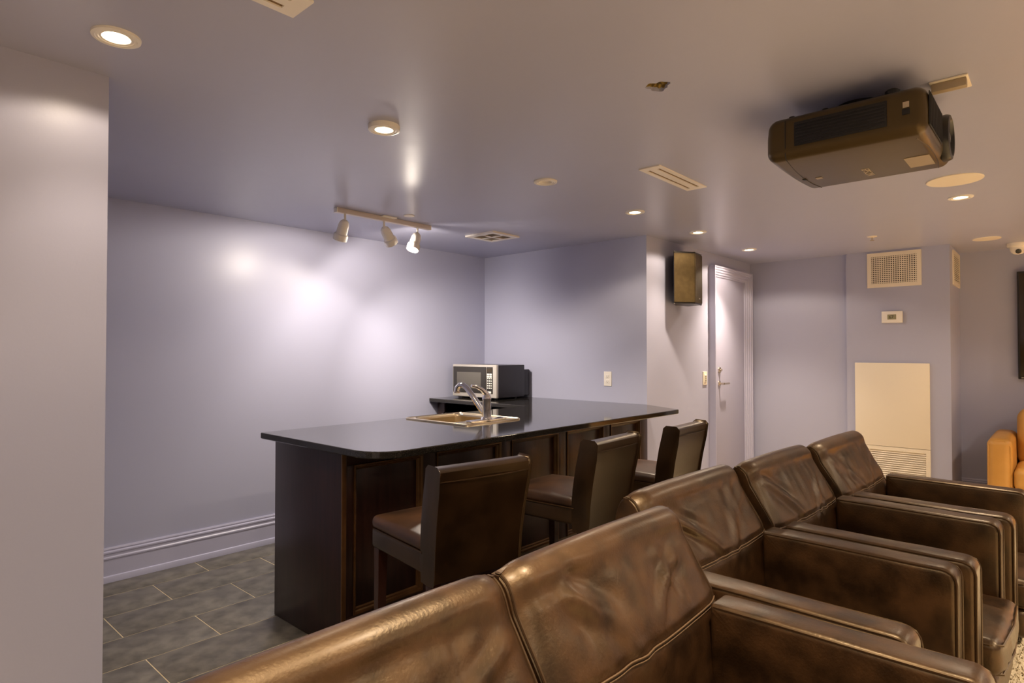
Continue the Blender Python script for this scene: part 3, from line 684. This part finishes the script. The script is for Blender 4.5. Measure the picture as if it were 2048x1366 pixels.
# ------------------------------------------------------------------ leather armchairs
PROF = [(0, .10), (0, .30), (0, .50), (0, .66), (-.003, .74), (-.010, .785), (-.026, .815), (-.052, .832), (-.082, .830), (-.108, .812), (-.122, .786), (-.132, .755),
        (-.150, .715), (-.172, .670), (-.195, .625), (-.212, .590), (-.224, .555), (-.238, .50), (-.252, .42), (-.262, .33), (-.265, .24)]
def spline(pts, n):
    out = []; N = len(pts)
    for i in range(N-1):
        p0, p1, p2, p3 = [Vector(pts[max(0, min(N-1, i+k))]) for k in (-1, 0, 1, 2)]
        for j in range(n):
            t = j/n; out.append(.5*((2*p1)+(p2-p0)*t+(2*p0-5*p1+4*p2-p3)*t*t+(3*p1-p0-3*p2+p3)*t**3))
    out.append(Vector(pts[-1])); return out
CW_, REAR, FRONT = .806, .445, -.440
def armchair(loc, rz, label, seed):
    t = thing('armchair', label, 'armchair', loc, rz, 'row of brown leather armchairs')
    rn = random.Random(seed); W = CW_-.006; P = spline(PROF, 5); NV = len(P); NU = 60
    folds = []
    for k in range(5):      # drag folds running from an upper corner down toward the middle
        sd = -1 if k < 3 else 1; folds.append((sd*rn.uniform(.24, .36), rn.uniform(.72, .79), sd*rn.uniform(.02, .22), rn.uniform(.50, .62), rn.uniform(.007, .014), rn.uniform(.014, .028)))
    pleats = [(rn.uniform(-.22, .25), rn.uniform(.003, .006), rn.uniform(.010, .018)) for _ in range(7)]
    def surf(u, p):
        x = u*W/2; y, z = p.x, p.y; e = abs(u)
        fz = max(0, min(1, (z-.45)/.3))
        front = 1 if y < -.09 else 0
        # corners of the back fall away toward the sides
        edge = max(0, (e-.80)/.20)
        drop = .020*edge**2.2*fz
        z2 = z-drop*max(0, min(1, (z-.6)/.2)); y2 = y
        if y < -.06: y2 = y+.030*edge**2*fz-.020*(1-u*u)*math.sin(min(1, max(0, (z-.42)/.36))*PI)
        z2 += .006*(1-u*u)*max(0, (z-.74)/.09)
        if front or z > .77:
            dsp = 0
            for (ax, az, bx, bz, am, wd) in folds:
                dx, dz = bx-ax, bz-az; LL = dx*dx+dz*dz; s_ = ((x-ax)*dx+(z-az)*dz)/LL
                if -.1 < s_ < 1.1:
                    px, pz = x-(ax+dx*s_), z-(az+dz*s_+.02*math.sin(s_*PI)); dd = px*px+pz*pz; fall = math.sin(max(0, min(1, (s_+.1)/1.2))*PI)
                    dsp += am*fall*(math.exp(-dd/(wd*wd))-.6*math.exp(-((math.sqrt(dd)-1.7*wd)**2)/(wd*wd)))
            if .60 < z < .80 and front:
                for (px, am, wd) in pleats: dsp += am*math.sin((z-.60)/.2*PI)*math.exp(-((x-px-(z-.7)*.15)/wd)**2)
            dsp += .006*noise.noise(Vector((x*5+seed, z*7, 1.3)))*fz+.0012*noise.noise(Vector((x*17, z*20+seed, 4)))*fz
            y2 -= dsp*.9; z2 += dsp*.35*max(0, min(1, (z-.7)/.1))
        if .745 < z < .795 and front: y2 += .007*(1-((z-.77)/.025)**2)*(1-edge)*(.6+.4*math.sin(x*9+seed))   # crease under the top roll
        if y < -.2 and abs(z-.572) < .02: y2 += .004*(1-((z-.572)/.02)**2)        # stitched channel
        return (x, REAR+y2, z2)
    us = [math.sin((-1+2*i/NU)*PI/2*.98)/math.sin(PI/2*.98) for i in range(NU+1)]
    mb = MB(); vs = [surf(u, p) for u in us for p in P]
    fs = [(i*NV+j, i*NV+j+1, (i+1)*NV+j+1, (i+1)*NV+j) for i in range(NU) for j in range(NV-1)]
    mb.add(vs, fs)
    for i, sg in ((0, -1), (NU, 1)):       # slightly domed side panels
        ring = [mb.v[i*NV+j] for j in range(NV)]; cy = sum(p[1] for p in ring)/NV; cz = sum(p[2] for p in ring)/NV; rr = [ring]
        for q in (.9, .6, .2): rr.append([(p[0]+sg*.002*(1-q*q), cy+(p[1]-cy)*q, cz+(p[2]-cz)*q) for p in ring])
        for a, b in zip(rr[:-1], rr[1:]): mb.add(a+b, [(j, (j+1) % NV, NV+(j+1) % NV, NV+j) for j in range(NV)])
        mb.add(rr[-1], [tuple(range(NV))])
    bk = obj('backrest', mb, 'leather', t, smooth=60)
    for sg in (-1, 1):
        path = [surf(sg*.985, p) for p in P[10:-8:2]]
        obj('welt', MB().tube([(x, y-.001, z+.001) for x, y, z in path], .0042, 6), 'pipe', bk)
    ps = min(P, key=lambda p: abs(p.y-.572) if p.x < -.1 else 9)
    pth = [surf(u, ps) for u in us[1:-1]]
    obj('stitch_line', MB().tube([(x, y-.0035, z+.004) for x, y, z in pth], .0026, 6), 'thread', bk)
    obj('stitch_line', MB().tube([(x, y-.0042, z-.006) for x, y, z in pth], .0018, 6), 'thread', bk)
    # arms
    AW, AT, yb, yf = .128, .590, .20, FRONT
    ol = rounded([(yb, .09), (yf, .09), (yf, AT), (yb, AT+.004)], [.01, .01, .042, .01], 8)
    o2 = []
    for i in range(len(ol)):
        a, b = Vector(ol[i]), Vector(ol[(i+1) % len(ol)]); kk = max(1, int((b-a).length/.04))
        for q in range(kk): o2.append(tuple(a.lerp(b, q/kk)))
    o2 = list(reversed(o2))
    for sg in (-1, 1):
        xc = sg*(CW_/2-AW/2-.002)
        mb = MB().pillow(o2, AW-.012, .018, .006, 4, xc)
        mb.v = [(x, y, z+(.006*(1-((x-xc)/(AW/2))**2)+.003*noise.noise(Vector((x*9, y*9, seed))) if z > .4 else 0)) for x, y, z in mb.v]
        am = obj('arm', mb, 'leather', t, smooth=50)
        for q in (-1, 1):
            path = [(xc+q*(AW/2-.011), y, z) for y, z in [(yb-.01, AT-.001), (0, AT-.001), (-.2, AT-.003), (yf+.046, AT-.003), (yf+.029, AT-.006), (yf+.014, AT-.013), (yf+.005, AT-.026), (yf+.001, AT-.045), (yf+.001, .42), (yf+.001, .12)]]
            obj('welt', MB().tube(path, .0045, 6), 'pipe', am)
    # seat
    iw = CW_/2-AW-.004
    obj('seat_base', MB().rbox(-iw, iw, FRONT-.04, .19, .03, .165, .035, 3, 4, (0, .012, 0)), 'leather', t, smooth=60)
    sc = obj('seat_cushion', MB().rbox(-iw+.003, iw-.003, FRONT-.055, .19, .160, .292, .035, 4, 12, (.0, .015, .024), fn=lambda x, y, z: (x, y+.003*math.sin(x*70+seed)*(1 if y < -.3 else 0), z+.004*noise.noise(Vector((x*14, y*4, seed))))), 'leather', t, smooth=60)
    for z in (.174, .276):
        obj('welt', MB().tube([(-iw+.01, .12, z), (-iw+.008, FRONT-.02, z), (-iw+.035, FRONT-.055, z), (0, FRONT-.066, z), (iw-.035, FRONT-.055, z), (iw-.008, FRONT-.02, z), (iw-.01, .12, z)], .0042, 6), 'pipe', sc)
    obj('rear_panel', MB().rbox(-W/2+.02, W/2-.02, .20, REAR-.004, .085, .34, .01, 2), 'leather', t)
    for fx in (-.35, .35):
        for fy in (-.38, .38): obj('foot', MB().lathe([(.022, .0015), (.028, .095)], 14, (fx, fy, 0), cap0=True, cap1=True), 'legwood', t)
    return t
CH = [(.600, 1.010, 0, 'brown leather armchair at the bottom left, nearest the camera'), (1.412, 1.010, 0, 'brown leather armchair second from the camera, set forward of the next one'),
      (2.228, 1.165, -1.5, 'brown leather armchair in the middle of the row, stepped back from its nearer neighbour'), (3.045, 1.105, -2.0, 'brown leather armchair second from the far end of the row'),
      (3.862, 1.045, -2.0, 'brown leather armchair at the far end of the row before the cream panel')]
for i, (x, yr, dg, lb) in enumerate(CH): armchair((x, yr-REAR, 0.002), math.radians(dg), lb, i*3.7+1)

# ------------------------------------------------------------------ tan sofa against the far wall
t = thing('tan_sofa', 'tan leather sofa against the far wall at the right edge', 'sofa', (6.785, -.50, .002))
SD, SW = .83, .955       # depth toward -x, half width
def rb(nm, *a, **k): return obj(nm, MB().rbox(*a, **k), 'tan', t, smooth=60)
rb('base', -SD+.03, -.02, -SW+.02, SW-.02, .06, .28, r=.02, k=3)
for sg in (-1, 1):
    a, b = sorted((sg*SW, sg*(SW-.155)))
    am = rb('arm', -SD, -.03, a, b, .05, .655, r=.05, k=5, n=6, puff=(.012, .006, .012))
    obj('welt', MB().tube([(-SD+.012, a+.012, .08), (-SD+.012, a+.012, .60), (-SD+.012, a+.045, .64), (-SD+.012, b-.045, .64), (-SD+.012, b-.012, .60), (-SD+.012, b-.012, .08)], .004, 6), 'tan', am)
for k in range(2):
    a = -SW+.157+k*.798; b = a+.796
    rb('seat_cushion', -SD-.01, -.25, a, b, .27, .445, r=.05, k=4, n=6, puff=(.012, 0, .02))
    obj('back_cushion', MB().rbox(-.42, -.16, a, b, .40, .86, .085, k=5, n=8, puff=(.03, .0, .02), fn=lambda x, y, z: (x+.16*(z-.42)+.006*noise.noise(Vector((y*8, z*8, 1))), y, z)), 'tan', t, smooth=60)
rb('backrest', -.20, 0, -SW+.155, SW-.155, .06, .74, r=.05, k=4)
for fx in (-.75, -.08):
    for fy in (-.85, .85): obj('foot', MB().lathe([(.025, 0), (.03, .07)], 12, (fx, fy, 0), cap0=True, cap1=True), 'legwood', t)
